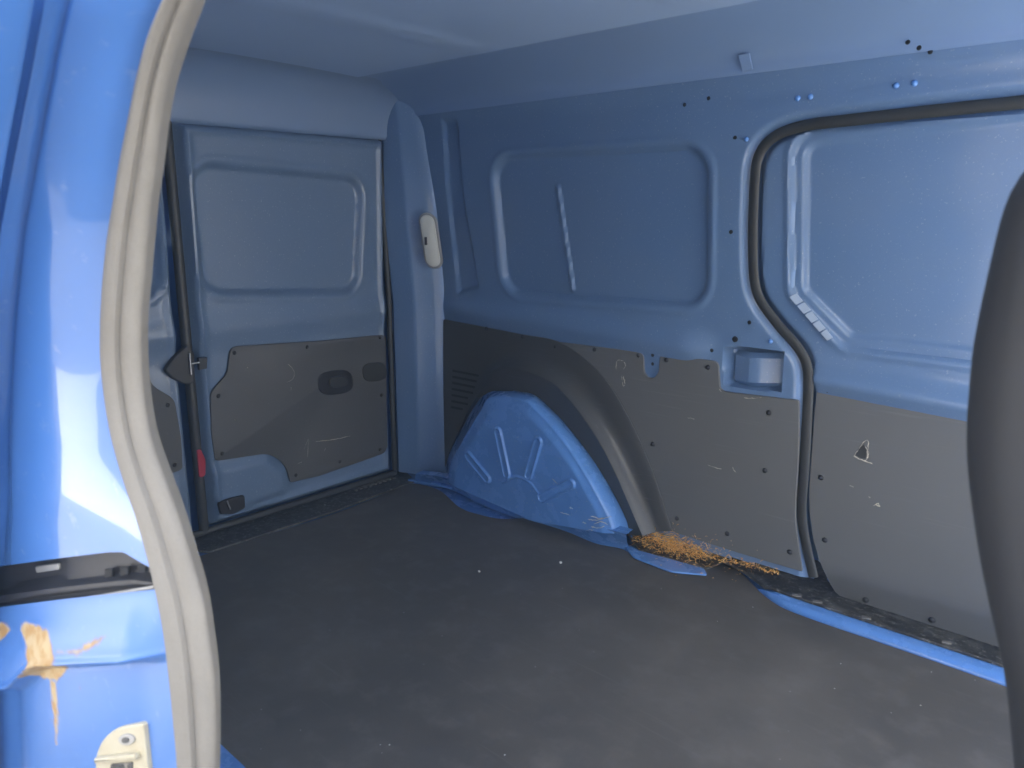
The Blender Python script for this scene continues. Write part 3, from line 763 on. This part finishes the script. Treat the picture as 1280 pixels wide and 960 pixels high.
# lower jamb: sloping ledge, lip, recessed face
ST1 = np.array([(50, 775), (70, 778), (90, 783), (104, 800), (113, 822), (106, 836), (94, 850), (72, 845), (64, 838), (76, 825), (66, 800), (48, 785)])
ST2 = np.array([(-5, 784), (18, 775), (33, 785), (22, 797), (4, 806), (-5, 800)])
ST3 = np.array([(84, 848), (94, 850), (99, 900), (96, 930)])
ST4 = np.array([(112, 806), (135, 803), (152, 790), (163, 787), (158, 798), (138, 808)])
rows = []; msk = []
T = np.r_[np.linspace(0, .35, 60), np.linspace(.36, 1, 60)]
for t in T:
    r_ = []
    for s in SS:
        v = vbot(s) + t * (1040 - vbot(s))
        vl = 830 - 15 * (1 - s) + 26 * float(ss(.55, .75, s)) * (1 - float(ss(.75, 1.0, s))) - 40 * float(ss(.8, 1, s))
        ledge = .002 + .016 * float(ss(vbot(s), vl - 8, v)) + .004 * math.exp(-((v - vl + 2) / 4.0) ** 2) - .003 * math.exp(-((v - vl - 5) / 2.5) ** 2)
        drop = .022 * float(ss(vl, vl + 14, v))
        b_ = ledge - drop + .006 * math.sin(math.pi * min(1, max(0, (s - .15) / .8))) * float(ss(vl, vl + 20, v)) - .006 * math.exp(-((s - .80) / .06) ** 2) * float(ss(vl, vl + 20, v))
        r_.append(jamb_pt(s, v, b_ * min(1, s / .12)))
        u = ujamb(s, v)
        X, Y = np.array([u]), np.array([v])
        a = max(float(-sdpoly(X, Y, ST1)[0]) / 7 + .45, float(-sdpoly(X, Y, ST2)[0]) / 7 + .38, .62 * (float(-sdpoly(X, Y, ST3)[0]) / 5 + .55), float(-sdpoly(X, Y, ST4)[0]) / 12 + .35, 0)
        msk.append(min(1, a))
    rows.append(r_)
lj = loft('jamb_ledge', rows, M['stained'], van, angle=40, attr=msk)
tag(lj, 'blue jamb below the rail with a rusty tan stain running down it')
stk = jplate(hpx([(120, 1020), (120, 945), (128, 924), (146, 909), (180, 903), (186, 960), (188, 1020)], [4, 8, 10, 10, 5, 3, 4]), -.006, .007, 'cream', 'striker_plate', van, .002)
tag(stk, 'dirty cream striker plate at the foot of the jamb')
ring = [(161 + 10 * math.cos(a), 923 + 7 * math.sin(a)) for a in np.linspace(0, 2 * math.pi, 16, endpoint=False)]
jplate(ring, .0012, .002, 'bezel', 'bolt', stk, .0008)
jplate([(161 + 5 * math.cos(a), 923 + 3.5 * math.sin(a)) for a in np.linspace(0, 2 * math.pi, 10, endpoint=False)], .0034, .001, 'sill', 'bolt_socket', stk, .0003)
jplate(hpx([(124, 944), (176, 938), (178, 945), (126, 951)], 2), .0012, .006, 'cream', 'striker_bar', stk, .002)
jplate(hpx([(140, 954), (168, 951), (166, 990), (142, 990)], 3), .0012, .001, 'sill', 'striker_slot', stk, .0003)
# outer skin behind the jamb edge
E3W = np.array([at(np.interp(v, vv, e3), v, 1, -.066) for v in np.linspace(-60, 1040, 60)])
sk = [E3W - np.array([0, 0, 0])]
for dx, dy in ((-.004, -.003), (-.015, -.005), (-.1, -.008), (-.4, -.008), (-.9, .0), (-1.25, .015)):
    c = E3W.copy(); c[:, 0] = E3W[:, 0] + dx if dx > -.3 else (E3W[:, 0].mean() + dx); c[:, 1] += dy; sk.append(c)
loft('quarter_skin', sk, M['gloss'], van, angle=50)
DE = np.array([at(np.interp(v, vv, e3) - 5, v, 1, -.084) for v in np.linspace(-60, 1040, 40)])
dd = []
for dx, dy in ((-1.1, .0), (-.012, .0), (-.004, -.002), (0, -.007), (0, -.045), (-.004, -.052), (-.014, -.056), (-1.1, -.05)):
    c = DE.copy(); c[:, 1] += dy; c[:, 0] = c[:, 0] + dx if dx > -.5 else .0; dd.append(c)
od = loft('open_sliding_door', dd, M['gloss'], van, angle=50)
tag(od, 'near sliding door slid open along the outside of the body')
# flange strip between seal and jamb: painted lip
fl_ = [[at(e1[i] + du, vv[i], 1, y) for i in range(140)] for du, y in ((-1, -.0035), (3, -.0075), (8, -.004), (16, .006))]
loft('door_flange', fl_, M['gloss'], van, angle=60)

# inner near side, header, sill, front post, outer shell: close the box
def sheet(name, pts, mt, th=.012, nrm=(0, 1, 0)): return slab(name, pts, nrm, th, M[mt], van, bev=.003)
inner_edge = np.array([at(np.interp(v, vv, uin) - 16, v, 1, .022) for v in np.linspace(-60, 1040, 40)])
pts = [(p[0], .022, p[2]) for p in inner_edge] + [(1.2, .022, -.01), (-.02, .022, -.01), (-.02, .022, 1.225), (1.42, .022, 1.225)]
sheet('inner_panel', pts, 'paint')
sheet('door_header', [(1.40, -.03, 1.072), (2.1, -.03, 1.105), (2.1, -.03, 1.24), (1.36, -.03, 1.24)], 'paint', .05)
box('front_door', (2.05, -.075, -.30), (3.3, -.02, 1.20), M['gloss'], van, .015)
box('side_sill', (-.1, -.06, -.34), (2.2, .04, -.022), M['gloss'], van, .01)
box('underbody', (-.1, .06, -.34), (2.2, 1.5, -.03), M['black'], van, .01)
rs = []
for a in np.linspace(0, 1, 24):
    y = -.075 + 1.66 * a; z = 1.30 + .045 * (1 - (2 * a - 1) ** 4) - .07 * (abs(2 * a - 1) ** 10)
    rs.append([(x, y, z) for x in np.linspace(-.12, 2.16, 12)])
loft('roof_skin', rs, M['gloss'], van)
mesh('outer_side', [(-.12, 1.59, -.34), (2.16, 1.59, -.34), (2.16, 1.585, 1.235), (-.12, 1.585, 1.235)], [(0, 1, 2, 3)], M['gloss'], van, smooth=False)
mesh('tail_skin', [(-.12, -.07, -.34), (-.12, 1.59, -.34), (-.12, 1.585, 1.30), (-.12, -.07, 1.30)], [(0, 1, 2, 3)], M['gloss'], van, smooth=False)
mesh('roof_edge', [(-.12, -.075, 1.235), (2.16, -.075, 1.235), (2.16, -.05, 1.095), (1.9, -.035, 1.09), (1.45, -.035, 1.07), (1.33, -.06, 1.06), (-.12, -.055, 1.0)], [(0, 1, 2, 3, 4, 5, 6)], M['gloss'], van, smooth=False)
# blue sill corner at the mat's edge
slab('sill_plate', fls(hpx([(250, 905), (276, 932), (306, 960), (345, 1010), (240, 1010)], 3), .004), (0, 0, 1), .004, M['paint'], van, bev=.0015)

# --- front seat back at the right of the view
prof_px = [(1330, 95), (1300, 145), (1280, 190), (1256, 250), (1233, 340), (1215, 430), (1209, 490), (1206, 540), (1208, 600), (1220, 690), (1235, 765), (1250, 830), (1258, 880), (1264, 940), (1270, 1000)]
pw = cr([at(u, v, 1, .36) for u, v in [(a_ - (20 if b2_ > 200 else 8), b2_) for a_, b2_ in prof_px]], 50)
rows = []
for i, p in enumerate(pw):
    hx, hy = .085, .235; c = (p[0] + hx - .003, .56, p[2]); tp = 1 - .5 * float(ss(.93, 1.02, p[2]))
    r_ = []
    for k in range(40):
        a = 2 * math.pi * k / 40; cx_, sy = math.cos(a), math.sin(a)
        ex = .55
        r_.append((c[0] + hx * np.sign(cx_) * abs(cx_) ** ex, c[1] + tp * hy * np.sign(sy) * abs(sy) ** ex, c[2]))
    rows.append(r_)
st = loft('seat_back', rows, M['seat'], van, closed=True, angle=60)
tag(st, 'dark grey bulging seat back at the edge of the doorway')

# ------------------------------------------------------------------ floor mat
MAT = [(262, 691), (340, 666), (420, 641), (490, 613), (514, 604), (548, 612), (575, 634), (600, 643), (625, 648), (656, 647), (668, 644), (682, 645), (705, 661), (742, 678), (778, 686), (795, 697), (818, 708), (842, 716), (868, 716), (884, 706), (905, 701), (925, 714), (945, 734), (952, 741), (978, 759), (1030, 779), (1130, 813), (1250, 855), (1345, 890)]
mw_ = cr(fls(MAT, 0.0), 260)
mp = np.vstack([mw_, [(2.10, 1.30, 0), (2.10, .05, 0), (1.29, .05, 0), (1.20, .10, 0)]])
bl = fls([(345, 1010), (306, 962), (278, 934), (262, 905)], 0)
mp = np.vstack([mw_, [(2.10, 1.30, 0), (2.10, .06, 0), (1.10, .06, 0)], bl, [(.80, .05, 0), (.06, .05, 0)]])
# build as fine grid clipped by outline so that it can sag and ripple, plus an edge wall
mo = mp.copy(); mo[:, 2] = -.010
fm = slab('floor_mat', mo, (0, 0, 1), .010, M['mat'], None, bev=.002)
tag(fm, 'black rubber floor mat with a wavy cut edge on the load bay floor', 'floor mat')

# ------------------------------------------------------------------ debris
def crumb(u, v, r):
    bm = bmesh.new(); bmesh.ops.create_icosphere(bm, subdivisions=1, radius=r)
    for q in bm.verts: q.co *= random.uniform(.75, 1.2); q.co.z *= .8
    me = bpy.data.meshes.new('crumb'); bm.to_mesh(me); bm.free(); me.materials.append(M['crumb'])
    o = bpy.data.objects.new('crumb', me); COL.objects.link(o); p = at(u, v, 2, r * .6); o.location = p
    return o
for u, v, r, lb in [(599, 714, .0036, 'small white crumb on the black mat, left of the pair in mid floor'), (701, 703, .0045, 'white crumb on the black mat nearest the wheel arch'), (406, 632, .004, 'white crumb on the dusty sill by the rear doors')]:
    tag(crumb(u, v, r), lb, 'crumb', 'white crumbs on the floor')
V = []; f = []
for k in range(34):
    u, v = random.uniform(280, 1220), random.uniform(700, 955)
    p = at(u, v, 2, .0)
    if v < 700 + max(0, (u - 900)) * .42 or p[1] < .08: continue
    r = random.uniform(.0006, .0016); k0 = len(V)
    for a in range(5): V.append(p + np.array([r * math.cos(a * 1.257), r * math.sin(a * 1.257), .0002]))
    V.append(p + np.array([0, 0, r])); f += [(k0 + a, k0 + (a + 1) % 5, k0 + 5) for a in range(5)]
o = mesh('floor_grit', V, f, M['crumb'], None); tag(o, 'fine pale grit scattered over the black mat', 'grit', kind='stuff')
# orange shavings
V = []; f = []
def strand(p, d, L, r):
    k0 = len(V); side_ = np.cross(d, [0, 0, 1.0]) + 1e-6; side_ /= np.linalg.norm(side_)
    upv = np.cross(side_, d)
    for t in (0, .5, 1):
        c = p + d * L * t + upv * (math.sin(math.pi * t) * L * .15)
        for a in (0, 2.1, 4.2): V.append(c + r * (math.cos(a) * side_ + math.sin(a) * upv))
    for s in range(2):
        for k in range(3): a, b2 = k0 + 3 * s, k0 + 3 * s + 3; f.append((a + k, a + (k + 1) % 3, b2 + (k + 1) % 3, b2 + k))
for k in range(1300):
    if k < 760: u, v = random.gauss(838, 24), None; v = 681 + (u - 838) * .27 + random.gauss(0, 6)
    elif k < 1050: u = random.uniform(860, 972); v = 688 + (u - 860) * .235 + random.gauss(0, 2.0) + 1
    else: u, v = random.gauss(850, 45), None; v = 684 + (u - 850) * .25 + random.gauss(0, 13)
    if u < 786: continue
    p = at(u, v, 2, .0085)
    if p[1] > W - .012:
        p = wl(u, v, -.009)
        if p[2] > .1: continue
    p = p + np.array([0, 0, abs(random.gauss(0, .004)) if k < 760 else 0])
    d = np.array([random.gauss(0, 1), random.gauss(0, 1), random.gauss(0, .35)]); d /= np.linalg.norm(d)
    strand(p, d, random.uniform(.005, .026) if k < 760 else random.uniform(.003, .008), random.choice((.0003, .0004, .0005, .0007, .0010)))
o = mesh('wood_shavings', V, f, M['straw'], None); tag(o, 'orange brown shavings heaped at the foot of the side wall', 'shavings', kind='stuff')

# ------------------------------------------------------------------ thin haze, an added volume standing in for lens glare
hm = bpy.data.materials.new('haze'); hm.use_nodes = True; t = hm.node_tree; t.nodes.clear()
oo = t.nodes.new('ShaderNodeOutputMaterial'); pv = t.nodes.new('ShaderNodeVolumePrincipled')
pv.inputs['Density'].default_value = .085; pv.inputs['Color'].default_value = (1, .97, .92, 1)
t.links.new(pv.outputs[0], oo.inputs['Volume'])
tag(box('haze', (-23, -23, -1.6), (23, 23, 6.0), hm, None, 0), kind='stuff')
